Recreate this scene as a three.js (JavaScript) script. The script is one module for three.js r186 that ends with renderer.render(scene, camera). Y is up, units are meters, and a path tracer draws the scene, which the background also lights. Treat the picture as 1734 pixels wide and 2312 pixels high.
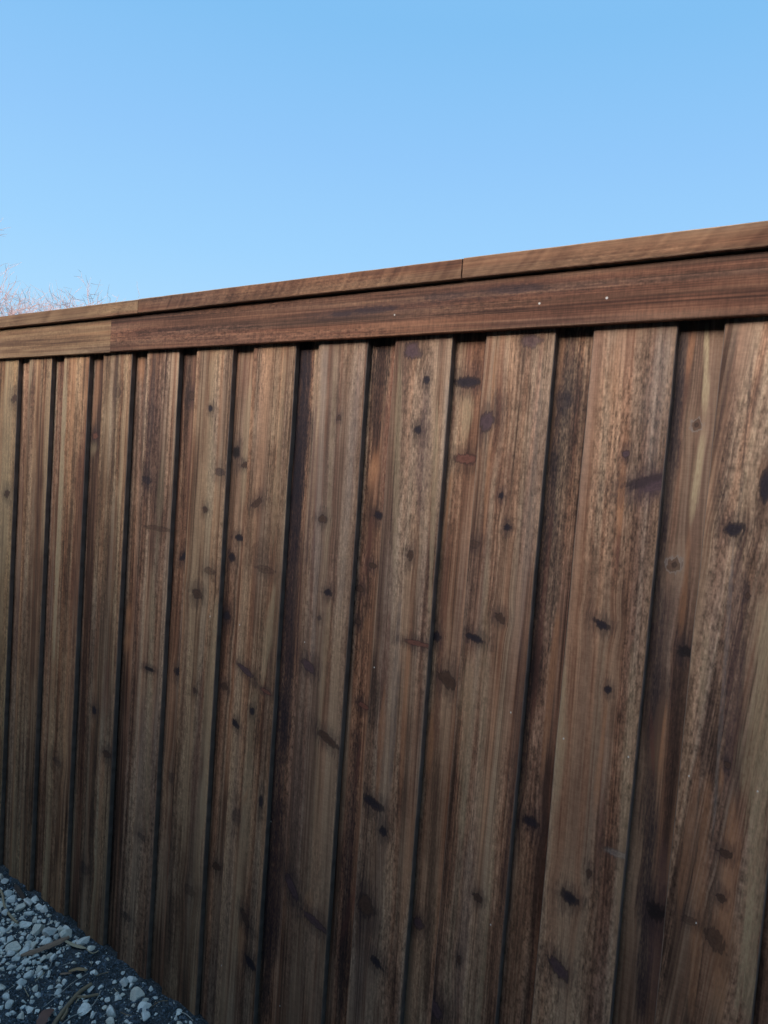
import * as THREE from 'three';
import { mergeGeometries } from 'three/addons/utils/BufferGeometryUtils.js';

// ------------------------------------------------------------------ camera
const scene = new THREE.Scene();
const PW = 1734, PH = 2312, F = 1652.35;               // photograph size, focal length in its pixels
const camera = new THREE.PerspectiveCamera(69.954, PW / PH, 0.05, 900);
camera.position.set(2.5282, 1.5301, 1.268);
camera.rotation.order = 'YXZ';
camera.rotation.set(-0.0652, 0.6355, 0.0726);
camera.updateMatrixWorld(true);
scene.add(camera);

// ------------------------------------------------------------------ sky and sun
const sunDir = new THREE.Vector3(-0.24, 0.255, 0.95).normalize();
{
  const w = 512, h = 256, data = new Float32Array(w * h * 4);
  const stops = [[-90, .10, .11, .12], [-2, .30, .34, .38], [0, .54, .70, .86], [9, .43, .725, 1.0], [15, .35, .66, 1.0], [22, .29, .585, .965], [30, .225, .53, .90], [50, .235, .54, .90], [90, .235, .535, .89]];
  const d = new THREE.Vector3();
  for (let j = 0; j < h; j++) for (let i = 0; i < w; i++) {
    const el = ((j + .5) / h - .5) * Math.PI, ph = ((i + .5) / w - .5) * 2 * Math.PI;
    d.set(Math.cos(el) * Math.cos(ph), Math.sin(el), Math.cos(el) * Math.sin(ph));
    const e = el * 180 / Math.PI;
    let k = 0; while (k < stops.length - 2 && e > stops[k + 1][0]) k++;
    const a = stops[k], b = stops[k + 1], t = Math.min(1, Math.max(0, (e - a[0]) / (b[0] - a[0])));
    const ang = Math.acos(Math.min(1, d.dot(sunDir))) * 180 / Math.PI;
    const g = e > -2 ? Math.exp(-ang * ang / (2 * 15.5 * 15.5)) * 30.5 : 0;
    const o = (j * w + i) * 4;
    data[o] = a[1] + (b[1] - a[1]) * t + g * 1.0;
    data[o + 1] = a[2] + (b[2] - a[2]) * t + g * .93;
    data[o + 2] = a[3] + (b[3] - a[3]) * t + g * .865;
    data[o + 3] = 1;
  }
  const sky = new THREE.DataTexture(data, w, h, THREE.RGBAFormat, THREE.FloatType);
  sky.mapping = THREE.EquirectangularReflectionMapping;
  sky.magFilter = THREE.LinearFilter; sky.minFilter = THREE.LinearFilter; sky.needsUpdate = true;
  scene.background = sky; scene.environment = sky;
}
const sun = new THREE.DirectionalLight(0xffdcb4, 3.2);
sun.position.copy(sunDir).multiplyScalar(60); sun.castShadow = true;
sun.shadow.mapSize.set(2048, 2048);
Object.assign(sun.shadow.camera, { left: -30, right: 30, top: 30, bottom: -30, near: 1, far: 160 });
scene.add(sun); scene.add(sun.target);

const renderer = new THREE.WebGLRenderer({ antialias: true });
renderer.toneMapping = THREE.LinearToneMapping;
renderer.toneMappingExposure = 1.0;
renderer.shadowMap.enabled = true;

// ------------------------------------------------------------------ helpers
function rng(seed) { let s = seed >>> 0; return () => { s = (s + 0x6D2B79F5) >>> 0; let t = Math.imul(s ^ (s >>> 15), 1 | s); t = (t + Math.imul(t ^ (t >>> 7), 61 | t)) ^ t; return ((t ^ (t >>> 14)) >>> 0) / 4294967296; }; }
const TAB = new Float32Array(65536); { const r = rng(7); for (let i = 0; i < 65536; i++) TAB[i] = r(); }
function n2(x, y, s) {                                   // smooth value noise 0..1
  const xi = Math.floor(x), yi = Math.floor(y), fx = x - xi, fy = y - yi;
  const u = fx * fx * (3 - 2 * fx), v = fy * fy * (3 - 2 * fy);
  const a = (xi + s * 37) & 255, b = (xi + 1 + s * 37) & 255, c = ((yi + s * 91) & 255) << 8, d = ((yi + 1 + s * 91) & 255) << 8;
  const p = TAB[a | c], q = TAB[b | c], r = TAB[a | d], t = TAB[b | d];
  return p + (q - p) * u + (r - p + (p - q - r + t) * u) * v;
}
const clamp = (x, a = 0, b = 1) => x < a ? a : x > b ? b : x;
const sstep = (a, b, x) => { const t = clamp((x - a) / (b - a)); return t * t * (3 - 2 * t); };
const lin = c => { c /= 255; return c <= .04045 ? c / 12.92 : Math.pow((c + .055) / 1.055, 2.4); };
const GAM = new Uint8Array(4097); for (let i = 0; i <= 4096; i++) { const c = i / 4096; GAM[i] = Math.round(255 * (c <= .0031308 ? c * 12.92 : 1.055 * Math.pow(c, 1 / 2.4) - .055)); }
// a pixel of the photograph as a direction, and where it meets the fence or the ground
function dirOf(px, py) { return new THREE.Vector3((px - PW / 2) / F, -(py - PH / 2) / F, -1).applyQuaternion(camera.quaternion); }
function onZ(px, py, z) { const d = dirOf(px, py), t = (z - camera.position.z) / d.z; return camera.position.clone().addScaledVector(d, t); }
function onY(px, py, y = 0) { const d = dirOf(px, py), t = (y - camera.position.y) / d.y; return camera.position.clone().addScaledVector(d, t); }
const names = {};
function numbered(n) { const k = names[n] = (names[n] ?? -1) + 1; return k ? n + '_' + String(k).padStart(3, '0') : n; }
function tag(o, label, category, group, kind) { Object.assign(o.userData, { label, category }); if (group) o.userData.group = group; if (kind) o.userData.kind = kind; return o; }
function mesh(name, geo, mat, parent) { const m = new THREE.Mesh(geo, mat); m.name = parent === scene ? numbered(name) : name; m.castShadow = m.receiveShadow = true; parent.add(m); return m; }
function std(r, g, b, rough = .9, more = {}) { const m = new THREE.MeshStandardMaterial({ roughness: rough, ...more }); m.color.setRGB(r, g, b); return m; }

// ------------------------------------------------------------------ stained cedar
// reflectance of the stained wood, from dark soaked grain to worn tan
const K = .77;
const P = o => o.map(c => lin(c) * K);
const C = {
  dark: P([80, 58, 47]), brown: P([124, 94, 75]), taupe: P([156, 125, 101]), tan: P([183, 151, 122]),
  red: P([116, 74, 62]), orange: P([186, 132, 96]), yellow: P([190, 167, 132]), blue: P([40, 34, 42]), purple: P([84, 64, 68]), grey: P([150, 142, 136]), black: P([36, 29, 31]),
};
function makeTex(buf, nx, ny, srgb) {
  const t = new THREE.DataTexture(buf, nx, ny, THREE.RGBAFormat, THREE.UnsignedByteType);
  t.magFilter = THREE.LinearFilter; t.minFilter = THREE.LinearMipmapLinearFilter; t.generateMipmaps = true;
  t.wrapS = t.wrapT = THREE.ClampToEdgeWrapping; if (srgb) t.colorSpace = THREE.SRGBColorSpace; t.needsUpdate = true; return t;
}
// s: {W, L (m), nx, ny, seed, tone, contrast, rough, red, cool, slope, ring, saw, diag, knots, streaks, specks}; x runs across, y runs down from the top
function wood(s) {
  const { W, L, nx, ny, seed } = s, N = nx * ny, col = new Float32Array(N * 3), H = new Float32Array(N), r = rng(seed * 977 + 5);
  const o = { tone: .55, contrast: 1, rough: .65, red: 0, cool: 0, slope: (r() - .5) * .03, ring: .5, saw: .5, diag: 0, knots: [], streaks: [], tint: [1, 1, 1], gs: 1, ...s };
  const c0 = C.dark, c1 = C.brown, c2 = C.taupe, c3 = C.tan;
  for (let j = 0; j < ny; j++) {
    const y = (j + .5) / ny * L;
    const wy = o.slope * y + .004 * (n2(y * 1.1, 3.3, seed) - .5) + .0003 * (n2(y * 9, 8.3, seed) - .5);
    
    for (let i = 0; i < nx; i++) {
      const x = (i + .5) / nx * W;
      let w = wy;
      for (const k of o.knots) {
        if (k.flat || k.rx > k.ry * 1.7) continue;
        const dy = (y - k.y) / (k.ry * 3.2), dx = (x - k.x) / (k.rx * 1.4);
        if (dy > 2.4 || dy < -2.4) continue;
        w -= dx * k.rx * .62 * Math.exp(-dy * dy - dx * dx * .6);
      }
      const xw = x + w;
      const b1 = n2(xw / .024 + 9, y * .7, seed), b2 = n2(xw / .009, y * 1.3 + 5, seed + 1), b3 = n2(xw / (.0042 * o.gs), y * 3, seed + 2), b4 = n2(xw / (.0019 * o.gs), y * 7, seed + 11);
      const pa = n2(x / .05 + 3, y / .26, seed + 4), pb = n2(x / .02, y / .07 + 7, seed + 5);
      const rl = n2(xw / .0052 + 40, y * .5, seed + 6); let line = 1 - Math.abs(rl * 2 - 1) * 6; line = line > 0 ? line : 0;
      const rz = sstep(.3, .62, n2(x / .03 + 11, y / .35, seed + 7)) * .75 + .25;
      const f1 = n2(x / (.0018 * o.gs), y / .0036, seed + 8), f2 = n2(x / (.0036 * o.gs) + .3 * y, y / .010, seed + 9);
      let t = o.tone + o.contrast * ((b1 - .5) * .55 + (b2 - .5) * .42 + (b3 - .5) * .34 + (b4 - .5) * .42 + (pa - .5) * .48 + (pb - .5) * .26);
      const dg = o.diag ? n2((y - x * .75 - x * x * 6) / o.diag, (y + x) * 4, seed + 10) : .5;
      t += o.diag ? (dg - .5) * .34 : 0;
      t = clamp(t);
      const rg = o.rough * rz;
      const fz = f1 * .45 + f2 * .6 - .525;
      const sawl = n2(x / .012, y / .0017, seed + 3);
      let m = (1 + fz * 1.6 * rg) * (1 - .36 * line * o.ring) * (1 + (sawl - .5) * .30 * o.saw);
      let R, G, B;
      if (t < .33) { const q = t / .33; R = c0[0] + (c1[0] - c0[0]) * q; G = c0[1] + (c1[1] - c0[1]) * q; B = c0[2] + (c1[2] - c0[2]) * q; }
      else if (t < .64) { const q = (t - .33) / .31; R = c1[0] + (c2[0] - c1[0]) * q; G = c1[1] + (c2[1] - c1[1]) * q; B = c1[2] + (c2[2] - c1[2]) * q; }
      else { const q = (t - .64) / .36; R = c2[0] + (c3[0] - c2[0]) * q; G = c2[1] + (c3[1] - c2[1]) * q; B = c2[2] + (c3[2] - c2[2]) * q; }
      const hr = clamp(n2(xw / .012 + 77, y * 1.1, seed + 12) * 1.6 - .62 + o.red) * .75;   // redder grain
      const hc = clamp(n2(x / .03 + 17, y / .3, seed + 13) * 1.7 - .75 + o.cool) * .6;      // cooler, greyer weathering
      R *= 1 + .16 * hr; G *= 1 - .10 * hr; B *= 1 - .20 * hr;
      R *= 1 - .20 * hc; G *= 1 - .10 * hc; B *= 1 + .10 * hc;
      const p = j * nx + i;
      col[p * 3] = R * m * o.tint[0]; col[p * 3 + 1] = G * m * o.tint[1]; col[p * 3 + 2] = B * m * o.tint[2];
      H[p] = .5 + fz * .9 * (.25 + rg) - .22 * line * o.ring + (b3 - .5) * .2 + (b4 - .5) * .15 + (sawl - .5) * .18 * o.saw + (dg - .5) * .5;
    }
  }
  const blend = (p, c, a) => { const k = p * 3; col[k] += (c[0] - col[k]) * a; col[k + 1] += (c[1] - col[k + 1]) * a; col[k + 2] += (c[2] - col[k + 2]) * a; };
  for (const k of o.streaks) {                          // coloured grain, stain and painted shade: from (x0,y0) to (x1,y1), half width w
    const { x0, y0, x1, y1, w, c, a } = k, ja = clamp(Math.floor((y0 - .02) / L * ny), 0, ny), jb = clamp(Math.ceil((y1 + .02) / L * ny), 0, ny);
    for (let j = ja; j < jb; j++) {
      const y = (j + .5) / ny * L, t = clamp((y - y0) / (y1 - y0)), xc = x0 + (x1 - x0) * t, en = sstep(y0 - .02, y0 + .03, y) * (1 - sstep(y1 - .05, y1 + .02, y));
      const ww = w * (.55 + .9 * n2(y * 14, x0 * 300, seed + 20)) * (.35 + .65 * Math.sin(Math.PI * clamp((y - y0 + .02) / (y1 - y0 + .04))));
      const ia = clamp(Math.floor((xc - w * 3) / W * nx), 0, nx), ib = clamp(Math.ceil((xc + w * 3) / W * nx), 0, nx);
      for (let i = ia; i < ib; i++) { const x = (i + .5) / nx * W, dd = (x - xc) / ww, f = 1 - sstep(.35, 1.5, Math.abs(dd) + (n2(x / .002, y * 16, seed + 21) - .5) * .8); if (f > 0) blend(j * nx + i, C[c], f * a * (c === 'grey' ? .5 : 1) * en * (.7 + .6 * (n2(x / .0013, y / .006, seed + 22) - .2))); }
    }
  }
  for (const k of o.knots) {
    const { x: kx, y: ky, rx, ry } = k, ca = Math.cos(k.a || 0), sa = Math.sin(k.a || 0), R = Math.max(rx, ry) * 3.4, col1 = C[k.c || (n2(k.x * 900, k.y * 500, 3) < .5 ? 'blue' : 'dark')], str = k.s ?? .94;
    const ja = clamp(Math.floor((ky - R * 1.6) / L * ny), 0, ny), jb = clamp(Math.ceil((ky + R * 1.6) / L * ny), 0, ny), ia = clamp(Math.floor((kx - R) / W * nx), 0, nx), ib = clamp(Math.ceil((kx + R) / W * nx), 0, nx);
    for (let j = ja; j < jb; j++) for (let i = ia; i < ib; i++) {
      const x = (i + .5) / nx * W - kx, y = (j + .5) / ny * L - ky, X = (x * ca + y * sa) / rx, Y = (-x * sa + y * ca) / ry;
      const wob = 1 + .35 * (n2(Math.atan2(Y, X) * 1.6 + 9, k.x * 400, seed + 30) - .5) + .4 * (n2(x / .003, y / .008, seed + 31) - .5) + .3 * (n2(x / .0016, y / .006, seed + 34) - .5);
      const d = Math.hypot(X, Y) / wob, p = j * nx + i;
      const halo = 1 - sstep(.7, 2.3, Math.hypot(X, Y * .62) / wob + (n2(x / .0016, y / .012, seed + 33) - .5) * 1.1);
      if (halo > 0 && k.c !== 'chip') blend(p, C[k.h || 'blue'], halo * str * .5);
      if (d < 1.25) {
        const core = 1 - sstep(.52, 1.06, d), ringv = .5 + .5 * Math.sin(d * 13 + n2(x / .004, y / .004, seed + 32) * 4);
        blend(p, col1, core * str); if (!k.flat && !k.ring) blend(p, C.black, clamp(1 - Math.abs(d - .82) * 5) * .6 * str);
        if (k.ring) { const rr = 1 - clamp(Math.abs(d - .86) * 6); blend(p, C.grey, rr * .55); blend(p, C.black, (1 - sstep(.2, .5, d)) * .5); }
        const q = p * 3, mm = 1 + (ringv - .5) * .25 * core; col[q] *= mm; col[q + 1] *= mm; col[q + 2] *= mm;
        H[p] -= core * .5 * (k.deep ?? .7) * (d < .55 ? 1 : .4);
      }
    }
  }
  const A = new Uint8Array(N * 4), D = new Uint8Array(N * 4);
  for (let j = 0; j < ny; j++) for (let i = 0; i < nx; i++) {
    const p = j * nx + i, q = ((ny - 1 - j) * nx + i) * 4;   // row 0 of a texture is its bottom
    for (let c = 0; c < 3; c++) A[q + c] = GAM[clamp(Math.round(col[p * 3 + c] * 4096), 20, 4096)];
    A[q + 3] = 255; const v = clamp(Math.round(H[p] * 255), 0, 255); D[q] = D[q + 1] = D[q + 2] = v; D[q + 3] = 255;
  }
  return new THREE.MeshPhysicalMaterial({ map: makeTex(A, nx, ny, true), bumpMap: makeTex(D, nx, ny, false), bumpScale: s.bump ?? .0005, roughness: s.gloss ?? .82, specularIntensity: .5 });
}
// a board: width w (x), length l (y, from 0 up), thickness t (z, from 0 back); chamfered, its edges slightly uneven; uv over the face
function boardGeo(w, l, t, seed, segs = 48, ch = .0014, jit = .0006) {
  const pos = [], uv = [], idxF = [], idxE = [], r = rng(seed);
  // outline of the section, front face first: left, right, then round the back
  const sec = [[ch, 0], [w - ch, 0], [w, -ch], [w, -t + ch], [w - ch, -t], [ch, -t], [0, -t + ch], [0, -ch]];
  const n = sec.length, jl = [], jr = []; let a = 0, b = 0;
  for (let s = 0; s <= segs; s++) { a = a * .6 + (r() - .5) * jit * 2; b = b * .6 + (r() - .5) * jit * 2; jl.push(a); jr.push(b); }
  const bow = (r() - .5) * .003, cup = (r() - .5) * .0015;
  const face = (list, idx) => {                        // each pair of outline points is a strip of its own, so edges stay crisp
    for (const [p, q] of list) {
      const base = pos.length / 3;
      for (let s = 0; s <= segs; s++) for (const k of [p, q]) {
        const [x, z] = sec[k], left = x < w / 2, yy = s / segs * l, bz = bow * Math.sin(Math.PI * s / segs);
        const X = x + (left ? jl[s] : jr[s]); pos.push(X, yy, z + bz); uv.push(clamp(X / w), s / segs);
      }
      for (let s = 0; s < segs; s++) { const i = base + s * 2; idx.push(i, i + 1, i + 3, i, i + 3, i + 2); }
    }
  };
  face([[0, 1], [4, 5]], idxF); face([[1, 2], [2, 3], [3, 4], [5, 6], [6, 7], [7, 0]], idxE);
  for (const [s, flip] of [[0, 0], [segs, 1]]) {       // the two sawn ends
    const base = pos.length / 3;
    for (const [x, z] of sec) { pos.push(x + (x < w / 2 ? jl[s] : jr[s]), s / segs * l, z); uv.push(x / w, s ? 1 : 0); }
    for (let k = 1; k < n - 1; k++) flip ? idxE.push(base, base + k + 1, base + k) .toString() : idxE.push(base, base + k, base + k + 1);
  }
  const g = new THREE.BufferGeometry();
  g.setAttribute('position', new THREE.Float32BufferAttribute(pos, 3)); g.setAttribute('uv', new THREE.Float32BufferAttribute(uv, 2));
  g.setIndex([...idxF, ...idxE]); g.addGroup(0, idxF.length, 0); g.addGroup(idxF.length, idxE.length, 1);
  g.computeVertexNormals(); return g;
}
const edgeWood = (() => {                              // sawn edges, darker than the faces
  const nx = 32, ny = 1024, A = new Uint8Array(nx * ny * 4);
  for (let j = 0; j < ny; j++) for (let i = 0; i < nx; i++) { const q = (j * nx + i) * 4, m = .55 + .6 * n2(i / 3, j / 9, 61) + .35 * n2(i / 8, j / 60, 62); const c = [.13, .093, .072]; for (let k = 0; k < 3; k++) A[q + k] = GAM[Math.round(clamp(c[k] * m) * 4096)]; A[q + 3] = 255; }
  return new THREE.MeshStandardMaterial({ map: makeTex(A, nx, ny, true), roughness: .75 });
})();

// ------------------------------------------------------------------ the fence
const PITCH = .217, FW = .1445, TH = .0148, RAILY = 1.8, TOPY = 1.884, BOT = -.035, BL = TOPY - BOT;
const fence = new THREE.Group(); fence.name = 'board_fence'; scene.add(fence);
tag(fence, 'tall dark brown stained board fence with overlapping pickets and a flat cap', 'fence');
const K0 = -9, K1 = 15;
const front = {}, back = {};
for (let k = K0; k <= K1; k++) {
  const r = rng(k * 131 + 900);
  front[k] = { x: k * PITCH - FW + (r() - .5) * .002, w: FW, z: (r() - .5) * .0015, tilt: (r() - .5) * .002, seed: 100 + k * 3, knots: [], streaks: [] };
  back[k] = { x: k * PITCH - FW - .0725 - .034 + (r() - .5) * .006, w: .1405, z: -TH - .0012, tilt: (r() - .5) * .003, seed: 700 + k * 3, knots: [], streaks: [] };   // lies left of front board k
}
// which board a point of the photograph lies on
function boardAt(px, py) {
  let q = onZ(px, py, 0), k = Math.ceil(q.x / PITCH - .004);
  let b = front[k];
  if (b && q.x > b.x - .001) return { b, x: q.x - b.x, y: TOPY - q.y, s: F / q.distanceTo(camera.position) };
  q = onZ(px, py, -TH); b = back[k]; return { b, x: q.x - b.x, y: TOPY - q.y, s: F / q.distanceTo(camera.position) };
}
const fores = px => { const d = dirOf(px, 1156).normalize(); return Math.abs(d.z); };
// knots seen in the photograph: x, y, half width, half height (pixels), then options
const KN = [
  [933, 793, 20, 20, { h: 'dark', c: 'purple' }], [965, 858, 8, 9, {}], [945, 971, 9, 10, {}], [928, 1255, 8, 12, {}], [943, 1453, 34, 7, { c: 'red' }], [842, 1812, 25, 11, { a: .25 }], [866, 1878, 9, 10, {}], [827, 2044, 16, 24, { a: -.5 }], [851, 2174, 14, 9, { a: .4 }],
  [1199, 770, 25, 16, { c: 'purple', h: 'dark', s: .7 }], [1099, 951, 18, 24, { c: 'purple', a: .6 }], [1131, 1119, 7, 8, {}], [1145, 1190, 9, 8, {}], [1068, 1228, 16, 10, { c: 'dark', s: .6 }], [1071, 1440, 24, 9, { a: .2 }], [1129, 1395, 13, 10, { a: .5 }], [1078, 2026, 10, 9, {}], [983, 2277, 20, 14, { a: .7, c: 'purple' }], [1036, 2167, 5, 9, {}],
  [1056, 863, 34, 13, {}], [1053, 1036, 28, 12, { c: 'red', h: 'black' }], [1011, 1536, 24, 16, { a: .45 }], [945, 2086, 12, 12, { c: 'purple' }], [986, 1438, 10, 11, {}],
  [1413, 1024, 8, 9, { c: 'purple' }], [1466, 1086, 54, 15, { a: -.34, c: 'black', h: 'blue', flat: 1, s: .9 }], [1488, 1096, 42, 12, { a: -.34, c: 'purple', h: 'purple', flat: 1, s: .9 }], [1357, 1410, 17, 11, { a: .4 }], [1373, 1556, 8, 9, {}], [1330, 1971, 6, 10, {}], [1287, 2026, 18, 13, { a: .4 }], [1262, 2187, 24, 14, { a: .55, c: 'purple', h: 'blue' }], [1390, 1925, 26, 9, { c: 'grey', s: .4 }],
  [1197, 1855, 18, 12, { c: 'blue' }], [1275, 905, 20, 30, { c: 'blue', s: .6, flat: 1 }],
  [1573, 959, 14, 14, { ring: 1, c: 'dark', h: 'taupe', s: .6 }], [1523, 1275, 18, 17, { ring: 1, c: 'dark', h: 'taupe', s: .6 }], [1546, 1471, 16, 14, { c: 'black' }], [1481, 2059, 19, 18, { c: 'black' }],
  [1659, 1195, 20, 15, { a: -.3, h: 'blue' }], [1730, 1100, 12, 34, { c: 'blue', h: 'dark' }], [1644, 1727, 7, 8, {}], [1639, 1928, 14, 8, {}], [1629, 2028, 9, 8, {}], [1558, 2079, 14, 8, { c: 'dark', s: .6 }], [1614, 2121, 16, 24, { c: 'dark', h: 'dark', a: -.5, s: .75 }], [1690, 1345, 5, 8, {}],
  [476, 922, 5, 7, {}], [497, 1066, 12, 9, { s: .6 }], [464, 1151, 6, 7, {}], [473, 1289, 12, 9, { s: .6 }], [446, 1342, 11, 11, {}],
  [533, 1021, 8, 14, { c: 'black' }], [554, 1050, 8, 8, {}], [540, 1214, 10, 8, {}], [524, 1258, 7, 12, {}], [512, 1390, 8, 11, {}], [507, 1550, 7, 9, {}],
  [580, 1136, 14, 8, { a: -.6 }], [586, 1247, 26, 34, { s: .42, flat: 1, h: 'brown' }], [598, 1286, 22, 8, { s: .55 }], [554, 1514, 22, 7, { a: .35, c: 'purple' }], [601, 1562, 14, 4, { a: .2, c: 'red' }], [569, 1606, 5, 8, {}], [530, 1633, 12, 7, { a: .5 }], [534, 1845, 10, 22, { s: .5, flat: 1 }], [589, 1809, 4, 14, {}], [552, 2071, 14, 7, { a: .9 }], [565, 2174, 11, 9, { a: .4 }], [489, 1957, 8, 8, {}],
  [766, 944, 5, 7, { c: 'dark' }], [729, 1172, 10, 9, {}], [741, 1338, 9, 8, {}], [722, 1396, 5, 6, { s: .6 }], [697, 1505, 18, 11, { a: .5, c: 'purple' }], [739, 1668, 26, 9, { a: .35 }], [658, 2002, 22, 11, { a: .8, c: 'purple' }], [709, 2080, 27, 9, { a: .25, c: 'purple' }],
  [852, 1163, 10, 11, {}], [839, 1277, 9, 7, {}], [809, 1329, 10, 9, {}], [806, 1404, 7, 7, {}], [818, 1594, 15, 7, { c: 'red', a: .2 }],
  [32, 900, 5, 9, {}], [16, 1115, 5, 8, {}], [267, 885, 6, 13, { s: .5 }], [331, 1084, 11, 9, { s: .7 }], [356, 1193, 30, 6, { s: .6, h: 'brown' }], [434, 894, 9, 10, {}], [416, 1256, 11, 8, { a: -.5 }], [337, 1511, 11, 4, { c: 'black' }], [402, 1517, 8, 10, {}], [440, 1559, 4, 6, {}], [214, 1604, 5, 9, {}], [241, 1702, 8, 8, {}], [428, 2010, 10, 12, { s: .5 }], [286, 2070, 9, 8, { s: .5 }], [214, 985, 6, 8, { c: 'red' }], [320, 1890, 7, 8, { s: .5 }], [390, 1760, 9, 14, { s: .4 }], [130, 1720, 8, 10, { s: .4 }], [190, 1960, 9, 12, { s: .4 }],
];
for (const [px, py, hw, hh, o] of KN) { const q = boardAt(px, py); if (!q.b) continue; const f = fores(px); q.b.knots.push({ x: q.x, y: q.y, rx: hw * 1.08 / q.s / f, ry: hh * 1.08 / q.s, ...o }); }
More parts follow.
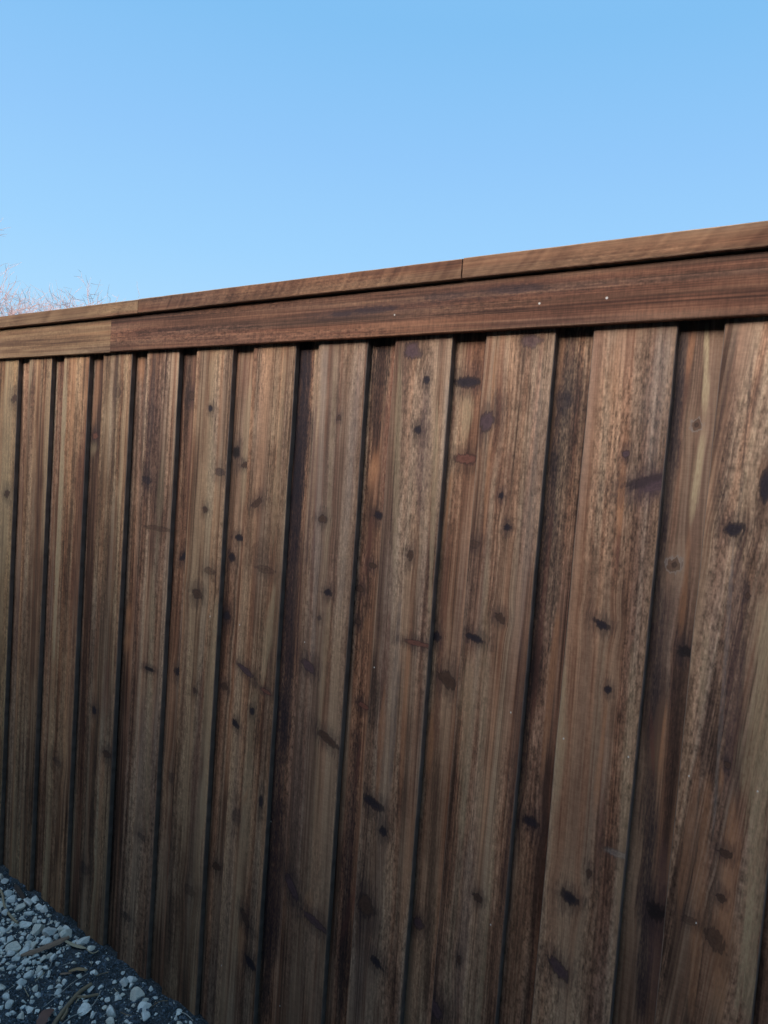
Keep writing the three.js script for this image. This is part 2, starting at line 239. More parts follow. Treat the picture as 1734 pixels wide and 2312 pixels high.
// coloured streaks of grain, and dark stain with recess shade painted in: x0, y0, x1, y1, half width (pixels), colour, strength
const ST = [
  [694, 745, 672, 1150, 26, 'blue', .8], [668, 1040, 640, 1700, 25, 'blue', .8], [640, 1560, 600, 2312, 24, 'blue', .78], [862, 745, 845, 1030, 24, 'black', .78], [836, 1080, 815, 1500, 13, 'dark', .7], [846, 1460, 822, 1660, 20, 'black', .65], [800, 1640, 765, 2312, 18, 'blue', .55], [1294, 725, 1262, 1120, 32, 'black', .72], [1252, 1000, 1205, 1600, 32, 'black', .72], [1195, 1480, 1140, 2100, 16, 'blue', .6], [1540, 735, 1490, 1300, 14, 'blue', .6], [1500, 1150, 1470, 1760, 24, 'blue', .5], [1482, 1500, 1440, 2312, 16, 'blue', .7], [1555, 1250, 1500, 1950, 14, 'black', .65], [1000, 1240, 960, 2312, 12, 'dark', .55],  // dark stain on the recessed boards, deepened to paint in the recess shade
  [1412, 975, 1418, 1012, 6, 'orange', .5], [1408, 1052, 1395, 1235, 8, 'orange', .75], [1398, 1190, 1392, 1300, 5, 'red', .6], [1370, 1591, 1342, 1840, 7, 'orange', .55], [1363, 1790, 1345, 2000, 6, 'red', .5], [1390, 760, 1380, 940, 9, 'orange', .25], [1500, 760, 1468, 1080, 26, 'grey', .35], [1275, 1500, 1255, 1830, 14, 'yellow', .45], [1262, 1380, 1225, 1760, 8, 'orange', .5], [1335, 1340, 1300, 2000, 20, 'red', .2], [1430, 1450, 1400, 2100, 12, 'yellow', .18],
  [1596, 735, 1590, 950, 7, 'yellow', .8], [1588, 970, 1558, 1190, 8, 'yellow', .8], [1556, 1200, 1535, 1450, 6, 'orange', .4], [1570, 735, 1548, 860, 5, 'orange', .5], [1548, 735, 1520, 1100, 12, 'blue', .6], [1500, 1560, 1474, 1760, 15, 'brown', .75], [1504, 1590, 1488, 1760, 4, 'orange', .6], [1468, 1600, 1476, 1760, 4, 'red', .6], [1478, 1830, 1450, 2312, 18, 'blue', .5], [1500, 1900, 1480, 2312, 16, 'purple', .45], [1490, 1250, 1470, 1700, 22, 'blue', .35],
  [1660, 740, 1620, 1180, 18, 'blue', .4], [1700, 820, 1668, 1180, 4, 'blue', .6], [1728, 800, 1690, 1000, 5, 'blue', .5], [1670, 1230, 1640, 1800, 16, 'purple', .45], [1660, 1200, 1610, 1900, 4, 'grey', .5], [1690, 1250, 1660, 1900, 7, 'blue', .4], [1730, 1350, 1690, 2312, 24, 'yellow', .5], [1660, 1800, 1620, 2312, 18, 'orange', .55], [1600, 1750, 1560, 2312, 12, 'orange', .45], [1580, 1700, 1530, 2100, 10, 'orange', .35], [1700, 2000, 1660, 2312, 9, 'yellow', .5], [1631, 1735, 1627, 1790, 4, 'orange', .8], [1728, 1040, 1724, 1090, 14, 'orange', .7], [1600, 1400, 1580, 1640, 6, 'yellow', .3], [1560, 1500, 1530, 1800, 12, 'dark', .4],
  [1010, 860, 1005, 1150, 7, 'grey', .6], [1060, 880, 1046, 1020, 14, 'yellow', .55], [1030, 880, 1015, 1060, 4, 'red', .6], [1022, 1060, 1000, 1250, 5, 'orange', .7], [1062, 760, 1060, 850, 4, 'red', .6], [1012, 1180, 985, 1700, 10, 'red', .45], [978, 1600, 965, 1760, 6, 'orange', .6], [945, 1850, 938, 1975, 5, 'red', .8], [990, 1700, 960, 2300, 12, 'dark', .5],
  [1120, 780, 1090, 1240, 5, 'orange', .5], [1140, 760, 1120, 1180, 8, 'red', .28], [1150, 1000, 1135, 1180, 9, 'red', .3], [1060, 1480, 1040, 1900, 14, 'yellow', .3], [1100, 1250, 1080, 1900, 10, 'yellow', .25], [1225, 760, 1170, 1500, 10, 'grey', .3], [1200, 800, 1170, 1300, 3, 'dark', .5], [1060, 1900, 1030, 2312, 14, 'grey', .25], [1115, 1900, 1080, 2312, 6, 'yellow', .3],
  [1320, 760, 1240, 1500, 9, 'black', .5], [1275, 760, 1230, 1100, 6, 'orange', .3], [1300, 760, 1285, 840, 5, 'red', .4], [1250, 1150, 1195, 1700, 7, 'red', .5], [1265, 900, 1230, 1300, 12, 'blue', .5], [1225, 1250, 1175, 1800, 14, 'black', .55], [1180, 1500, 1130, 2200, 12, 'blue', .4], [1190, 1900, 1150, 2312, 14, 'brown', .4],
  [860, 770, 838, 980, 14, 'black', .3], [886, 780, 860, 1180, 8, 'red', .65], [846, 1025, 835, 1110, 9, 'orange', .85], [838, 1160, 815, 1330, 9, 'red', .5], [830, 1390, 820, 1450, 9, 'orange', .4], [820, 1650, 800, 1780, 6, 'red', .5], [800, 2000, 770, 2130, 6, 'red', .6], [790, 2020, 770, 2312, 10, 'black', .5], [830, 1800, 805, 2312, 12, 'blue', .25],
  [905, 790, 890, 1300, 7, 'yellow', .35], [965, 880, 950, 1200, 14, 'purple', .45], [990, 900, 970, 1400, 5, 'yellow', .45], [880, 1370, 855, 1800, 14, 'red', .4], [925, 1430, 905, 1800, 7, 'orange', .5], [870, 1550, 850, 1830, 6, 'orange', .5], [905, 1500, 880, 1800, 5, 'black', .5], [940, 1800, 910, 2100, 9, 'orange', .3], [905, 1340, 880, 1800, 8, 'grey', .4], [930, 760, 905, 1150, 6, 'dark', .35],
  [690, 780, 640, 1700, 9, 'blue', .5], [715, 900, 690, 1300, 5, 'purple', .5], [660, 1000, 655, 1120, 4, 'orange', .6], [720, 960, 700, 1400, 4, 'red', .5],
  [760, 790, 735, 1300, 8, 'yellow', .22], [735, 780, 705, 1500, 8, 'grey', .4], [745, 1350, 715, 1700, 6, 'yellow', .3], [700, 2010, 690, 2100, 8, 'orange', .5], [720, 1700, 690, 2300, 12, 'yellow', .15], [815, 790, 765, 1400, 7, 'grey', .35],
  [560, 790, 545, 900, 8, 'red', .5], [565, 860, 548, 1150, 9, 'yellow', .4], [620, 1320, 590, 1560, 8, 'yellow', .5], [575, 1560, 545, 1900, 9, 'yellow', .3], [560, 1780, 545, 1830, 6, 'orange', .5], [530, 1500, 510, 1800, 8, 'orange', .35], [545, 2080, 540, 2200, 5, 'orange', .5], [610, 1700, 575, 2312, 9, 'orange', .22], [645, 790, 615, 1250, 8, 'yellow', .3],
  [480, 800, 470, 1250, 8, 'yellow', .3], [505, 790, 480, 1400, 5, 'orange', .25], [490, 1350, 455, 1900, 9, 'yellow', .45], [460, 1500, 430, 1900, 6, 'red', .4], [425, 1330, 410, 1700, 6, 'red', .3], [440, 790, 425, 1200, 7, 'red', .35],
  [350, 790, 325, 1150, 9, 'blue', .45], [320, 790, 318, 875, 5, 'orange', .6], [345, 1280, 330, 1900, 7, 'yellow', .35], [291, 1365, 287, 1420, 4, 'orange', .9], [288, 1425, 283, 1480, 4, 'orange', .7], [310, 1300, 290, 1500, 6, 'red', .5], [370, 1000, 350, 1300, 6, 'yellow', .25],
  [225, 790, 208, 980, 6, 'orange', .45], [212, 1000, 206, 1030, 6, 'yellow', .7], [245, 1490, 235, 1620, 8, 'red', .35], [232, 1690, 225, 1860, 5, 'orange', .5], [222, 1850, 220, 1875, 4, 'orange', .7], [260, 1200, 245, 1350, 7, 'red', .2],
  [150, 800, 122, 1500, 5, 'yellow', .75], [190, 960, 160, 1800, 16, 'red', .4], [75, 800, 60, 900, 4, 'yellow', .4], [45, 1050, 38, 1500, 6, 'red', .4], [20, 800, 5, 1300, 12, 'yellow', .35], [95, 900, 60, 1700, 12, 'red', .2], [160, 1300, 130, 1900, 8, 'orange', .15],
];
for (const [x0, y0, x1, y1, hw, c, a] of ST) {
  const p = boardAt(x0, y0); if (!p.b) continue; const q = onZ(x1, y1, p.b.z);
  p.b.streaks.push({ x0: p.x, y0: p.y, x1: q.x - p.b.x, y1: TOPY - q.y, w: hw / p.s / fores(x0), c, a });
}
// pale chips of stone dust stuck to the boards
const CH = [[1153, 1608], [1273, 1667], [1419, 1708], [1557, 1752], [1712, 1787], [688, 1450], [475, 1392], [541, 1411], [345, 1963], [125, 1319], [632, 2271], [500, 2180], [1108, 2087], [846, 1507], [1573, 2084], [612, 1855]];
for (const [px, py] of CH) { const q = boardAt(px, py); if (q.b) q.b.knots.push({ x: q.x, y: q.y, rx: .0017, ry: .0024, flat: 1, c: 'chip', h: 'chip', s: .9, deep: -.6 }); }
C.chip = [.62, .60, .56];

const FT = {   // character of each front board
  0: { tint: [.98, 1.0, .84], tone: .66, red: .1, cool: -.3 }, 1: { tint: [.99, 1.0, .90], tone: .56, red: .1, cool: .05 }, 2: { tint: [1.02, .99, .88], tone: .6, red: .25, cool: -.3, contrast: 1.2 }, 3: { tint: [.97, 1.0, .92], tone: .52, cool: .2 }, 4: { tone: .52, cool: .2, rough: .8 }, 5: { tint: [1, 1, .94], tone: .62, cool: .05, ring: .9 },
  6: { tint: [1, .99, .94], tone: .6, cool: .0, ring: .7 }, 7: { tone: .6, cool: .28, rough: .55, contrast: .8 }, 8: { tone: .58, cool: .15, rough: .8 }, 9: { tone: .6, cool: .1, ring: 1.2, red: .1 }, 10: { tone: .6, cool: .05, rough: .9, contrast: .85 }, 11: { tone: .53, cool: .12, rough: .85, slope: .085 },
};
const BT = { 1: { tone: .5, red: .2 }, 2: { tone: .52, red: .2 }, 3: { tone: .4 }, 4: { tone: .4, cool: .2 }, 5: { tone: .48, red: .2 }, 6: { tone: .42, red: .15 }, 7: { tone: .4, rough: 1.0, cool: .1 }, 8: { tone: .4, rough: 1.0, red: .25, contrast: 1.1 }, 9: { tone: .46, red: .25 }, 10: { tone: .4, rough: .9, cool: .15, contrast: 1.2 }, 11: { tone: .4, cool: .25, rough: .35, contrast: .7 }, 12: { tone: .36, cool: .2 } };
const matF = {}, matB = {};
for (let k = 0; k <= 12; k++) {
  const f = front[k], b = back[k];
  if (k <= 11) matF[k] = wood({ W: FW, L: BL, nx: k < 4 ? 128 : k > 8 ? 288 : 224, ny: k < 4 ? 1536 : 2048, seed: f.seed, gs: k < 3 ? 1.9 : k < 6 ? 1.4 : 1, knots: f.knots, streaks: f.streaks, ...FT[k] });
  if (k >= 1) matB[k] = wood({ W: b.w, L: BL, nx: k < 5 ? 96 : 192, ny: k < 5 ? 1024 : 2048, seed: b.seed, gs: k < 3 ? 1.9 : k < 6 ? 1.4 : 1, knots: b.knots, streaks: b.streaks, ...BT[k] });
}
for (let k = K0; k <= K1; k++) {
  const f = front[k], b = back[k];
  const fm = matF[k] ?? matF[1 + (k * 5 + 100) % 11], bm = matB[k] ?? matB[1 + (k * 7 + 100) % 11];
  const p = mesh('picket', boardGeo(FW, BL, TH, k * 17 + 3000), [fm, edgeWood], fence); p.position.set(f.x, BOT, f.z); p.rotation.z = f.tilt;
  const q = mesh('back_picket', boardGeo(b.w, BL, TH - .001, k * 17 + 5000), [bm, edgeWood], fence); q.position.set(b.x, BOT, b.z); q.rotation.z = b.tilt;
}
// trim board under the cap, in two lengths, and the flat cap in three; built upright, then laid along x
function lengthwise(name, x0, x1, yTop, w, t, zf, seed, m, jit, tz = 0) {
  const g = boardGeo(w, x1 - x0, t, seed, 60, .0016, jit), o = mesh(name, g, [m, m], fence);
  o.rotation.z = -Math.PI / 2 + tz; o.position.set(x0, yTop, zf); return o;
}
const trimKnots = [];
function trimMark(px, py, hw, hh, o, x0) { const q = onZ(px, py, .018), s = F / q.distanceTo(camera.position); trimKnots.push({ x: RAILY + .0975 - q.y, y: q.x - x0, rx: hh / s, ry: hw / s / fores(px), ...o }); }
for (const [px, py] of [[1482, 665], [967, 704], [1090, 695]]) trimMark(px, py, 2.4, 3.4, { flat: 1, c: 'chip', h: 'chip', s: .75 }, .566);
for (const [px, py, hw, hh, o] of [[266, 752, 3, 5, { c: 'black' }], [254, 761, 2.5, 3, { c: 'black' }], [367, 739, 3, 4, { c: 'black' }], [605, 729, 3, 4, { c: 'black' }], [680, 717, 9, 8, { c: 'dark', s: .5 }], [1150, 655, 70, 14, { c: 'blue', s: .5, flat: 1 }], [1330, 640, 60, 12, { c: 'blue', s: .4, flat: 1 }], [1560, 640, 90, 12, { c: 'blue', s: .6, flat: 1 }], [1700, 632, 50, 9, { c: 'blue', s: .6, flat: 1 }], [300, 722, 30, 14, { c: 'grey', s: .5, flat: 1 }]]) trimMark(px, py, hw, hh, o, .566);
const trimA = wood({ W: .0975, L: 2.6, nx: 160, ny: 2048, seed: 41, tint: [.68, .60, .57], tone: .36, red: .3, cool: .1, contrast: .75, saw: 1.2, rough: .75, ring: .9, knots: trimKnots });
const trimB = wood({ W: .0975, L: 2.6, nx: 128, ny: 1024, seed: 43, tint: [.78, .73, .61], tone: .47, red: -.4, cool: .0, contrast: .9, rough: .3, saw: .8, knots: [] , streaks: [{ x0: .03, y0: 1.2, x1: .034, y1: 2.55, w: .008, c: 'yellow', a: .6 }, { x0: .065, y0: 1.4, x1: .07, y1: 2.6, w: .006, c: 'yellow', a: .5 }, { x0: .084, y0: 1.6, x1: .085, y1: 2.6, w: .006, c: 'grey', a: .7 }] });
lengthwise('trim_board', .566, 3.166, RAILY + .0975, .0975, .0178, .018, 81, trimA, .0004);
lengthwise('trim_board', -2.036, .5645, RAILY + .0962, .0975, .0176, .0168, 82, trimB, .0004).userData.label = 'paler yellowish length of trim board';
const capZ = .034, capY = 1.9380, capH = .038, capD = .139;
const capMat = (seed, o) => wood({ W: capH, L: 1.7, nx: 96, ny: 1536, seed, tone: .40, contrast: .6, rough: .5, tint: [.63, .54, .47], saw: .2, ring: .3, cool: -.1, diag: .014, ...o });
const capTop = wood({ W: capD, L: 1.7, nx: 96, ny: 1024, seed: 57, tone: .5, contrast: .8 });
for (const [x0, x1, seed, dy, tz, o] of [[-1.04, .7165, 51, -.0006, 0, { red: -.1, tone: .5, tint: [.66, .61, .50], diag: .03 }], [.7185, 1.7615, 52, .0002, -.0003, { red: .25, tone: .42 }], [1.7645, 3.45, 53, .0006, -.0008, { tone: .38, red: .1, diag: .011 }], [-2.8, -1.042, 54, -.001, 0, {}]]) {
  const m = capMat(seed, o), len = x1 - x0, g = boardGeo(capH, len, capD, seed, 60, .0016, .0002);
  const c = mesh('cap_board', g, [m, capTop], fence); c.rotation.z = -Math.PI / 2 + tz; c.position.set(x0, capY + dy, capZ);
}
const plain = wood({ W: .089, L: 2.4, nx: 64, ny: 1024, seed: 91, tone: .45 });
for (const y of [.25, 1.0, 1.806]) { const o = mesh('rail', boardGeo(.089, 5.2, .038, 93, 12), [plain, edgeWood], fence); o.rotation.z = -Math.PI / 2; o.position.set(-1.95, y + .089, -.0335); }
for (const x of [-1.6, .7, 3.05]) { const o = mesh('post', boardGeo(.089, 1.93, .089, 95, 8), [plain, edgeWood], fence); o.position.set(x, -.035, -.0725); }

// ------------------------------------------------------------------ ground
const gH = (x, z) => {
  const near = Math.exp(-Math.max(0, Math.hypot(x - .5, z - .3) - 1.5));
  return near * ((n2(x / .09, z / .09, 5) - .5) * .018 + (n2(x / .03 + 4, z / .03, 6) - .5) * .010 + (n2(x / .011, z / .011, 8) - .5) * .006) + .004 * Math.exp(-Math.abs(z) / .04);
};
{
  const axis = (a, b, st, far) => { const v = []; for (let x = a; x <= b + 1e-6; x += st) v.push(x); let d = st, lo = a, hi = b; while (hi < far) { d *= 1.35; lo -= d; hi += d; v.unshift(lo); v.push(hi); } return v; };
  const xs = axis(-.35, 1.5, .0055, 400), zs = axis(-.06, .62, .0055, 400), pos = [], uv = [], idx = [];
  for (const z of zs) for (const x of xs) { pos.push(x, gH(x, z), z); uv.push(x, z); }
  const n = xs.length;
  for (let j = 0; j < zs.length - 1; j++) for (let i = 0; i < n - 1; i++) { const a = j * n + i; idx.push(a, a + n, a + 1, a + 1, a + n, a + n + 1); }
  const g = new THREE.BufferGeometry(); g.setAttribute('position', new THREE.Float32BufferAttribute(pos, 3)); g.setAttribute('uv', new THREE.Float32BufferAttribute(uv, 2)); g.setIndex(idx); g.computeVertexNormals();
  const S = 512, A = new Uint8Array(S * S * 4), D = new Uint8Array(S * S * 4), W = (x, y, c, s) => n2(x / c, y / c, s);
  for (let j = 0; j < S; j++) for (let i = 0; i < S; i++) {
    const q = (j * S + i) * 4, a = W(i, j, 2, 1), b = W(i, j, 8, 2), c = W(i, j, 32, 3), e = W(i, j, 4, 4);
    let v = .035 + .06 * a * a + .035 * (b - .5) + .04 * (c - .5); if (e > .84) v += .10;
    A[q] = GAM[Math.round(clamp(v * .88, .008, 1) * 4096)]; A[q + 1] = GAM[Math.round(clamp(v, .008, 1) * 4096)]; A[q + 2] = GAM[Math.round(clamp(v * 1.12, .008, 1) * 4096)]; A[q + 3] = 255;
    D[q] = D[q + 1] = D[q + 2] = Math.round(255 * clamp(a * .6 + e * .4)); D[q + 3] = 255;
  }
  const rep = t => { t.wrapS = t.wrapT = THREE.RepeatWrapping; t.repeat.set(2, 2); return t; };
  const m = new THREE.MeshStandardMaterial({ map: rep(makeTex(A, S, S, true)), bumpMap: rep(makeTex(D, S, S, false)), bumpScale: .004, roughness: 1 });
  const o = mesh('ground', g, m, scene); o.userData.kind = 'structure'; o.userData.label = 'dark crumbly soil at the foot of the fence'; o.userData.category = 'soil';
}
// crushed limestone: a few angular shapes
function stoneGeo(seed, detail = 1) {
  const r = rng(seed), g = new THREE.IcosahedronGeometry(1, detail), p = g.attributes.position, cuts = [];
  for (let i = 0; i < 9; i++) cuts.push([new THREE.Vector3(r() - .5, r() - .5, r() - .5).normalize(), .38 + r() * .4]);
  const v = new THREE.Vector3(), sx = .8 + r() * .5, sy = .55 + r() * .3, sz = .8 + r() * .4;
  for (let i = 0; i < p.count; i++) { v.fromBufferAttribute(p, i); for (const [n, d] of cuts) { const e = v.dot(n) - d; if (e > 0) v.addScaledVector(n, -e); } p.setXYZ(i, v.x * sx, v.y * sy, v.z * sz); }
  g.computeVertexNormals(); return g;
}
const stones = []; for (let i = 0; i < 12; i++) stones.push(stoneGeo(i * 7 + 11, 2));
const stoneMats = (() => {
  const S = 128, out = [];
  for (const [k, base] of [[0, [.90, .87, .81]], [1, [.86, .83, .77]], [2, [.72, .70, .66]], [3, [.85, .78, .67]], [4, [.38, .38, .38]]]) {
    const A = new Uint8Array(S * S * 4);
    for (let j = 0; j < S; j++) for (let i = 0; i < S; i++) { const q = (j * S + i) * 4, m = .72 + .3 * n2(i / 3, j / 3, 40 + k) + .25 * (n2(i / 20, j / 20, 44 + k) - .3); for (let c = 0; c < 3; c++) A[q + c] = GAM[Math.round(clamp(base[c] * m) * 4096)]; A[q + 3] = 255; }
    const t = makeTex(A, S, S, true); t.wrapS = t.wrapT = THREE.RepeatWrapping; out.push(new THREE.MeshStandardMaterial({ map: t, roughness: .95 }));
  }
  return out;
})();
let sr = rng(4242);
const placed = [], pebbles = [];
function stone(px, py, hw, hh) {
  const q = onY(px, py, .006); if (q.z < .004) q.z = .004 + hh / F * 2;
  const s = F / q.distanceTo(camera.position), r = hw / s, h = gH(q.x, q.z);
  const mi = [0, 0, 0, 1, 1, 2, 3, 3][Math.floor(sr() * 8)], o = new THREE.Mesh(stones[Math.floor(sr() * 12)], stoneMats[mi]); o.name = numbered('limestone_pebble'); o.castShadow = o.receiveShadow = true;
  o.scale.set(r * .98, clamp(hh / hw * 1.5, .7, 1.25) * r, r * .98); o.rotation.set((sr() - .5) * .7, sr() * 6.28, (sr() - .5) * .7); o.position.set(q.x, h + o.scale.y * .28, Math.max(q.z, r * .85 + .003));
  scene.add(o); placed.push([px, py, hw]); pebbles.push({ o, px, py, hw, flat: hh / hw < .56, mi });
}
const SP = [[17, 2012, 11, 10], [81, 2031, 10, 10], [9, 2065, 10, 11], [42, 2052, 12, 8], [63, 2042, 12, 6], [87, 2051, 9, 7], [88, 2092, 15, 13], [113, 2101, 12, 12], [152, 2108, 17, 8], [190, 2128, 12, 9], [203, 2141, 12, 6], [54, 2089, 15, 7], [74, 2131, 8, 8], [33, 2135, 14, 13], [24, 2149, 10, 10], [150, 2093, 13, 6], [12, 1993, 10, 7], [28, 2030, 12, 6], [60, 2032, 6, 9], [47, 2072, 6, 9], [65, 2063, 8, 7], [98, 2058, 9, 7], [137, 2093, 8, 7], [169, 2122, 8, 4], [105, 2120, 9, 8], [128, 2107, 6, 8], [85, 2140, 7, 5], [56, 2146, 10, 7], [8, 2118, 6, 7], [23, 2116, 9, 7], [50, 2114, 6, 5], [5, 2100, 8, 6], [40, 2160, 7, 5], [172, 2112, 4, 5],
  [279, 2216, 11, 9], [301, 2209, 13, 6], [298, 2222, 6, 5], [310, 2248, 16, 11], [326, 2259, 8, 7], [327, 2274, 12, 9], [301, 2266, 5, 4], [244, 2254, 8, 8], [252, 2280, 12, 10], [250, 2301, 10, 9], [328, 2302, 10, 11], [402, 2287, 9, 4], [229, 2224, 6, 4], [266, 2253, 8, 6], [346, 2227, 5, 5], [293, 2272, 3, 3], [350, 2250, 5, 2],
  [23, 2266, 11, 10], [98, 2160, 7, 6], [54, 2169, 10, 5], [77, 2168, 6, 5], [78, 2227, 7, 7], [130, 2237, 9, 6], [115, 2227, 6, 7], [131, 2226, 7, 5], [50, 2212, 10, 8], [65, 2198, 8, 7], [203, 2228, 10, 7], [190, 2278, 15, 6], [208, 2286, 6, 5], [212, 2297, 6, 4], [68, 2271, 10, 5], [34, 2160, 7, 5], [24, 2180, 9, 6], [6, 2183, 6, 6], [44, 2182, 6, 4], [118, 2165, 9, 8], [88, 2185, 8, 6], [103, 2180, 8, 5], [144, 2218, 5, 5], [72, 2257, 6, 8], [85, 2243, 8, 7], [3, 2225, 8, 9], [2, 2270, 6, 10], [16, 2245, 10, 5], [139, 2262, 6, 9], [120, 2280, 8, 5], [193, 2262, 5, 4], [237, 2271, 7, 6], [30, 2282, 6, 4], [47, 2290, 8, 6], [83, 2281, 7, 3], [132, 2217, 5, 4], [62, 2185, 6, 5], [110, 2190, 5, 4]];
for (const a of SP) stone(...a);
// the rest of the bed as seen in the photograph: thick by the far end of the fence, thin towards the near boards
const bed = (x, y) => { const edge = 1980 + x * .75; if (y < edge) return 0; const d = (x * .35 + y - 2160) / 60; let v = 1 / (1 + Math.exp(d * 3)); if (x < 90 && y < 2200) v = Math.max(v, .8); return Math.max(v, .07); };
for (let t = 0, n = 0; n < 195 && t < 12000; t++) {
  const x = -20 + sr() * 480, y = 1975 + sr() * 345; if (sr() > bed(x, y)) continue;
  const w = 3.2 + sr() * sr() * 6; let ok = true; for (const [a, b, c] of placed) if (Math.abs(a - x) < (c + w) * .8 && Math.abs(b - y) < (c + w) * .6) { ok = false; break; }
  if (ok) { stone(x, y, w, w * (.55 + sr() * .3)); n++; }
}
{ // what sets each pebble apart: size, tint, shape and the nearest thing one can find
  const marks = [['beside the flat wood offcut', [[48, 2158], [75, 2149], [100, 2140], [128, 2128], [156, 2116]]], ['by the dark wood shard', [[34, 1998], [56, 2034]]], ['along the bent tan stick', [[4, 2016], [10, 2045], [22, 2066], [40, 2084]]], ['near the curled bark chip', [[155, 2195], [196, 2195]]], ['beside the forked twig', [[140, 2290], [160, 2262], [180, 2240], [206, 2222]]], ['by the straw coloured husk', [[170, 2137], [194, 2146]]], ['beside the rusty dead leaf', [[88, 2310], [118, 2280]]], ['along the curved grey stalk', [[195, 2282], [215, 2262], [228, 2236]]]];
  for (const p of pebbles) {
    const near = placed.filter(([a, b]) => Math.hypot(a - p.px, b - p.py) < 22).length;
    let where = near > 5 ? 'packed among other pebbles' : near > 2 ? 'in a loose cluster' : 'lying alone on bare soil', best = 20;
    if (p.o.position.z < .035) where = 'against the fence foot, ' + (near > 4 ? 'packed among others' : near > 2 ? 'beside a few others' : 'on its own');
    for (const [t, pts] of marks) for (const [a, b] of pts) { const d = Math.hypot(a - p.px, b - p.py); if (d < best) { best = d; where = t; } }
    const size = p.hw < 4.5 ? 'tiny' : p.hw < 7 ? 'small' : p.hw < 11 ? 'middling' : 'large';
    tag(p.o, `${size} ${p.flat ? 'flat ' : ''}${['bright white', 'off white', 'pale grey', 'cream'][p.mi]} limestone pebble ${where}`, 'pebble', 'limestone pebbles along the fence foot');
  }
}
{ // fine gravel and soil crumbs, beyond counting
  const r = rng(99), m4 = new THREE.Matrix4(), e = new THREE.Euler(), qq = new THREE.Quaternion(), cc = new THREE.Color();
  const fine = new THREE.InstancedMesh(stones[3], std(.8, .78, .73, .95), 3200); fine.name = 'fine_gravel'; let i = 0;
  while (i < 3200) {
    const inFrame = r() < .75; let x, z;
    if (inFrame) { const px = -60 + r() * 540, py = 1950 + r() * 380; if (r() > bed(px, py) * .8 + .03) continue; const q = onY(px, py); x = q.x; z = q.z; } else { x = -2.2 + r() * 4.5; z = .01 + r() * .9; if (r() > (x < .4 ? 1 : .12)) continue; }
    if (z < .004) continue; const s = .0012 + r() * r() * .0042;
    qq.setFromEuler(e.set(r() * 6, r() * 6, r() * 6)); fine.setMatrixAt(i, m4.compose(new THREE.Vector3(x, gH(x, z) + s * .3, z), qq, new THREE.Vector3(s, s * .8, s)));
    const v = .7 + r() * .4; fine.setColorAt(i, cc.setRGB(v, v, v * .98)); i++;
  }
  fine.userData = { kind: 'stuff', label: 'fine pale stone chips scattered over the soil', category: 'gravel' }; fine.castShadow = fine.receiveShadow = true; scene.add(fine);
  const crumb = new THREE.InstancedMesh(stoneGeo(5, 1), std(.10, .125, .155, 1), 9000); crumb.name = 'soil_crumbs';
  for (let k = 0; k < 9000;) {
    let x, z; if (k < 7000) { const q = onY(-60 + r() * 560, 1950 + r() * 400); x = q.x; z = q.z; } else { x = -1.5 + r() * 4; z = r() * .9; }
    if (z < .003) continue; const s = .0012 + r() * r() * .005;
    qq.setFromEuler(e.set(r() * 6, r() * 6, r() * 6)); crumb.setMatrixAt(k, m4.compose(new THREE.Vector3(x, gH(x, z) + s * .25, z), qq, new THREE.Vector3(s, s * .8, s)));
    const v = .35 + r() * 1.2; crumb.setColorAt(k, cc.setRGB(v, v, v)); k++;
  }
  crumb.userData = { kind: 'stuff', label: 'dark crumbs of soil beside the fence', category: 'soil' }; crumb.castShadow = crumb.receiveShadow = true; scene.add(crumb);
}
// litter on the ground
const bark = std(.30, .19, .13, .85), strawM = std(.44, .36, .24, .8), paleM = std(.42, .40, .36, .8), twigM = std(.26, .19, .12, .9), rustM = std(.20, .10, .075, .85);
function chip(name, pts, w, t, lift, m, label, cat, bend = .0) {          // a flat strip of wood or leaf lying along ground points given in pixels
  const ps = pts.map(([x, y]) => { const q = onY(x, y, lift); q.y = Math.max(q.y, gH(q.x, q.z) + lift); return q; }), o0 = ps[0].clone(); o0.y = 0;
  const cv = new THREE.CatmullRomCurve3(ps), n = 14, pos = [], idx = [], r = rng(Math.round(pts[0][0] * 3 + pts[0][1]));
  for (let i = 0; i <= n; i++) {
    const p = cv.getPoint(i / n).sub(o0), d = cv.getTangent(i / n), s = new THREE.Vector3(-d.z, 0, d.x).normalize(), ww = w * (Math.min(1, .35 + 3 * Math.min(i, n - i) / n)) * (.85 + r() * .3), rise = Math.sin(i / n * 3.14) * bend;
    for (const [a, b] of [[-1, 0], [-.55, 1], [.55, 1], [1, 0], [.7, -.6], [-.7, -.6]]) pos.push(p.x + s.x * ww * a, p.y + rise + t * b + (r() - .5) * t * .4, p.z + s.z * ww * a);
  }
  for (let i = 0; i < n; i++) for (let k = 0; k < 6; k++) { const a = i * 6 + k, b = i * 6 + (k + 1) % 6; idx.push(a, b, a + 6, b, b + 6, a + 6); }
  for (const [b, f] of [[0, 1], [n * 6, 0]]) for (let k = 1; k < 5; k++) f ? idx.push(b, b + k + 1, b + k) : idx.push(b, b + k, b + k + 1);
  const g = new THREE.BufferGeometry(); g.setAttribute('position', new THREE.Float32BufferAttribute(pos, 3)); g.setIndex(idx); const g2 = g.toNonIndexed(); g2.computeVertexNormals();
  const o = mesh(name, g2, m, scene); o.position.copy(o0); return tag(o, label, cat);
}
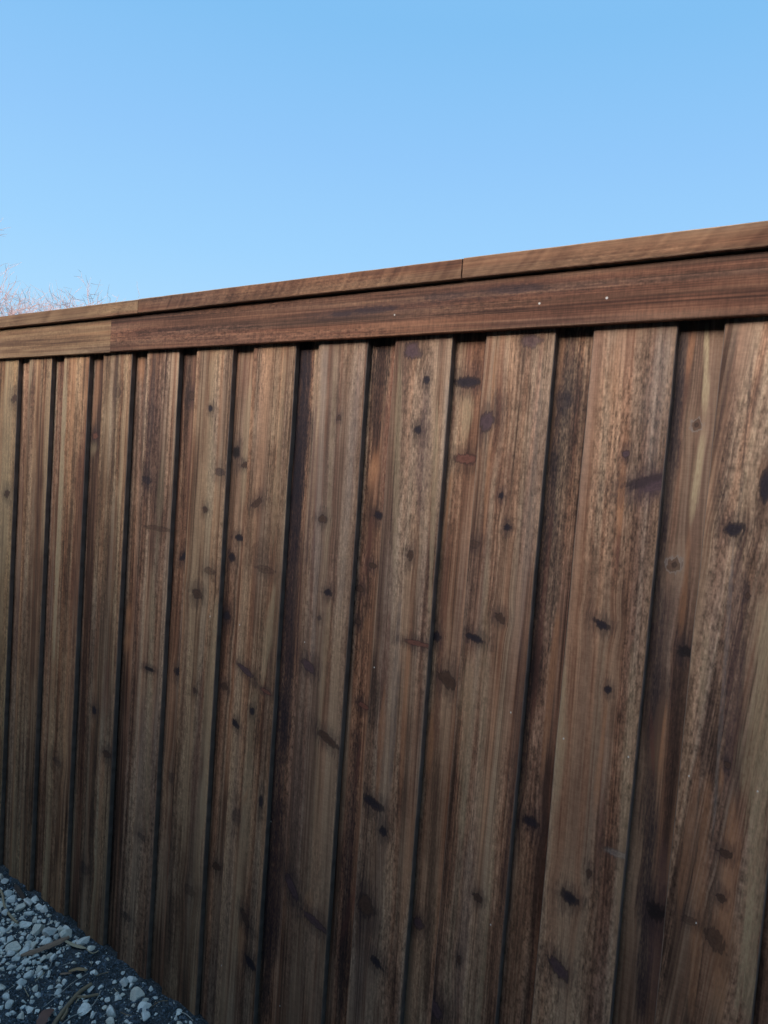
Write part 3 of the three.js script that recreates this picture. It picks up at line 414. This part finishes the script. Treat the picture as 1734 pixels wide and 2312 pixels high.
function stem(name, lists, m, label, cat, rr, lift = .007) {
  const geos = [], o0 = onY(...lists[0][0]);
  for (const [k, pts] of lists.entries()) { const ps = pts.map(([x, y], i) => { const q = onY(x, y, lift); q.y = Math.max(q.y, gH(q.x, q.z) + rr + .002 + .003 * (i % 2)); return q.sub(o0); }); geos.push(new THREE.TubeGeometry(new THREE.CatmullRomCurve3(ps), 18, rr * (k ? .65 : 1), 6)); }
  const o = mesh(name, mergeGeometries(geos), m, scene); o.position.copy(o0); return tag(o, label, cat);
}
chip('wood_offcut', [[48, 2158], [100, 2140], [156, 2116]], .012, .004, .012, bark, 'flat reddish brown wood offcut lying on the white pebbles', 'wood scrap');
chip('wood_shard', [[34, 1998], [44, 2016], [56, 2034]], .008, .005, .010, std(.07, .045, .035, .9), 'dark brown shard of wood leaning by the fence foot', 'wood scrap');
chip('bark_chip', [[155, 2195], [175, 2192], [196, 2195]], .006, .002, .010, std(.36, .23, .12, .85), 'curled light brown bark chip resting on bare soil', 'bark chip', .004);
chip('bark_flake', [[135, 2199], [147, 2202], [162, 2198]], .004, .0015, .006, bark, 'small dull brown bark flake touching the curled chip', 'bark chip');
chip('dead_leaf', [[88, 2325], [103, 2300], [118, 2280]], .014, .0012, .016, rustM, 'rusty red dead leaf at the thick end of the forked twig', 'leaf', .008);
chip('dry_husk', [[143, 2122], [170, 2137], [194, 2146]], .006, .0016, .009, strawM, 'straw coloured dry husk poking out beneath the wood offcut', 'husk', .003);
stem('dry_stalk', [[[170, 2128], [192, 2143], [210, 2156], [222, 2150]]], strawM, 'thin straw stalk with a hooked tip by the fence foot', 'stalk', .0016);
stem('dry_stick', [[[-14, 1990], [4, 2016], [10, 2045], [22, 2066], [40, 2084]]], std(.40, .30, .19, .85), 'bent tan stick among the white pebbles', 'stick', .0036, .014);
stem('forked_twig', [[[118, 2318], [140, 2290], [160, 2262], [180, 2240], [206, 2222]], [[152, 2272], [150, 2290], [138, 2308]], [[174, 2250], [195, 2252], [222, 2245]]], twigM, 'knobbly forked brown twig lying on the soil', 'twig', .0058, .012);
stem('pale_straw', [[[98, 2274], [130, 2248], [165, 2218], [198, 2198]]], paleM, 'long straight pale straw beside the bark chip', 'straw', .0009, .012);
stem('curved_stalk', [[[132, 2320], [160, 2296], [195, 2282], [215, 2262], [228, 2236]]], paleM, 'long curved grey stalk below the forked twig', 'stalk', .0013, .010);
stem('short_straw', [[[104, 2200], [112, 2184], [118, 2172]]], paleM, 'short upright straw on bare soil below the wood offcut', 'straw', .0007, .012);
stem('grass_wisp', [[[8, 2244], [22, 2232], [34, 2224]]], paleM, 'short pale grass wisp beside a grey pebble', 'straw', .0008, .010);
stem('root_end', [[[404, 2286], [418, 2294], [436, 2305]]], paleM, 'thin pale root end against the fence foot', 'root', .0011, .010);

{ // short dry needles strewn over the soil
  const r = rng(314), where = ['on bare soil', 'lying across a pebble', 'beside the pale straw', 'near the fence foot', 'by the forked twig', 'beside the curved stalk'];
  [[60, 2240, 1], [150, 2180, 0], [230, 2200, 3], [262, 2235, 0], [120, 2250, 2], [285, 2290, 0], [178, 2262, 4], [236, 2290, 5], [360, 2270, 3], [90, 2205, 1], [310, 2235, 3], [205, 2180, 3]].forEach(([x, y, w], i) => {
    const a = r() * 3.14, l = 7 + r() * 12;
    stem('dry_needle', [[[x - Math.cos(a) * l, y - Math.sin(a) * l * .7], [x + (r() - .5) * 4, y + (r() - .5) * 3], [x + Math.cos(a) * l, y + Math.sin(a) * l * .7]]], [strawM, paleM, twigM][i % 3], `${['straw coloured', 'pale grey', 'dull brown'][i % 3]} dry needle ${where[w]}`, 'needle', .0006 + r() * .0007, .006).userData.group = 'dry needles strewn over the soil';
  });
}

// ------------------------------------------------------------------ bare trees beyond the fence
function bareTree(name, px, py, dist, topH, spread, seed, label) {
  const d = dirOf(px, py); d.y = 0; d.normalize(); const bx = camera.position.x + d.x * dist, bz = camera.position.z + d.z * dist;
  const g = new THREE.Group(); g.name = numbered(name); g.position.set(bx, 0, bz); scene.add(g); tag(g, label, 'tree', 'bare trees beyond the fence');
  const r = rng(seed), limbs = [], twigs = [];
  const V = () => new THREE.Vector3(r() - .5, r() - .5, r() - .5);
  function seg(list, a, b, ra, rb, n) {
    const dir = b.clone().sub(a).normalize(), u = new THREE.Vector3(1, .3, .2).cross(dir).normalize(), v = dir.clone().cross(u);
    for (let i = 0; i < n; i++) { const t0 = i / n * 6.2832, t1 = (i + 1) / n * 6.2832, P0 = (c, rr, t) => c.clone().addScaledVector(u, Math.cos(t) * rr).addScaledVector(v, Math.sin(t) * rr);
      const A = P0(a, ra, t0), B = P0(a, ra, t1), Cc = P0(b, rb, t1), D = P0(b, rb, t0); list.push(A, B, Cc, A, Cc, D); }
  }
  function grow(p, dir, len, rad, lv) {
    const n = lv < 2 ? 5 : 3; let a = p.clone(), dd = dir.clone(), ra = rad;
    for (let i = 0; i < n; i++) {
      dd.addScaledVector(V(), .42).add(new THREE.Vector3(0, .05, 0)).normalize();
      const b = a.clone().addScaledVector(dd, len / n), rb = rad * (1 - .55 * (i + 1) / n);
      seg(lv < 3 ? limbs : twigs, a, b, ra, rb, lv < 2 ? 6 : 3); a = b; ra = rb;
      if (lv < 5 && (i > 0 || lv > 1)) { const k = lv < 3 ? 2 : lv < 4 ? 1 + (r() < .6) : 1; for (let q = 0; q < k; q++) grow(a, dd.clone().addScaledVector(V(), 1.9 * spread).normalize(), len * (.45 + r() * .28), Math.max(.006, ra * .55), lv + 1); }
    }
  }
  grow(new THREE.Vector3(0, -.1, 0), new THREE.Vector3(.03, 1, .02), topH * .58, topH * .016, 0);
  let top = 0; for (const v of twigs) top = Math.max(top, v.y); const k = topH / top;
  const build = (n, list, m) => { const p = []; for (const v of list) p.push(v.x * k, v.y * k, v.z * k); const ge = new THREE.BufferGeometry(); ge.setAttribute('position', new THREE.Float32BufferAttribute(p, 3)); ge.computeVertexNormals(); mesh(n, ge, m, g); };
  build('trunk', limbs, std(.36, .27, .24, .95)); build('crown', twigs, std(.32, .21, .20, .95)); return g;
}
bareTree('bare_tree', -328, 690, 21, 7.6, .75, 12, 'taller bare winter tree rising past the end of the fence cap');
bareTree('bare_tree', 55, 690, 27, 6.9, 1.1, 25, 'lower bare winter tree with fine pinkish twigs above the fence cap');
bareTree('bare_tree', 140, 690, 33, 7.9, 1.1, 31, 'small distant bare treetop showing just over the cap joint');

// ------------------------------------------------------------------ unseen building added behind the viewer, shaped to keep low sun and sky off the fence
{
  const h = new THREE.Group(); h.name = 'added_house'; h.position.set(2, 0, 2.55); scene.add(h); tag(h, 'added unseen single storey building with brown walls behind the viewer, shading the fence', 'added_house');
  const wallM = std(.12, .09, .075, .9), roofM = std(.09, .085, .08, .95), trimM = std(.6, .58, .54, .7), glassM = std(.03, .035, .04, .08);
  const X = 9, Z = 8, Y = 2.55, box = (n, w, hh, d, x, y, z, m, par = h) => { const o = mesh(n, new THREE.BoxGeometry(w, hh, d), m, par); o.position.set(x, y, z); return o; };
  box('wall', X * 2, Y, Z, 0, Y / 2, Z / 2, wallM);
  const sh = new THREE.Shape(); sh.moveTo(-.2, 0); sh.lineTo(Z / 2, 1.25); sh.lineTo(Z + .45, 0); sh.lineTo(Z + .45, -.14); sh.lineTo(-.2, -.14);
  const rg = new THREE.ExtrudeGeometry(sh, { depth: X * 2 + .8, bevelEnabled: false }); rg.rotateY(-Math.PI / 2); const ro = mesh('roof', rg, roofM, h); ro.position.set(X + .4, Y + .145, 0);
  for (const x of [-5, 0, 5]) { const w = box('window', 1.5, 1.1, .06, x, 1.55, -.032, trimM); box('pane', 1.32, .92, .02, 0, 0, -.04, glassM, w); }
}
renderer.render(scene, camera);
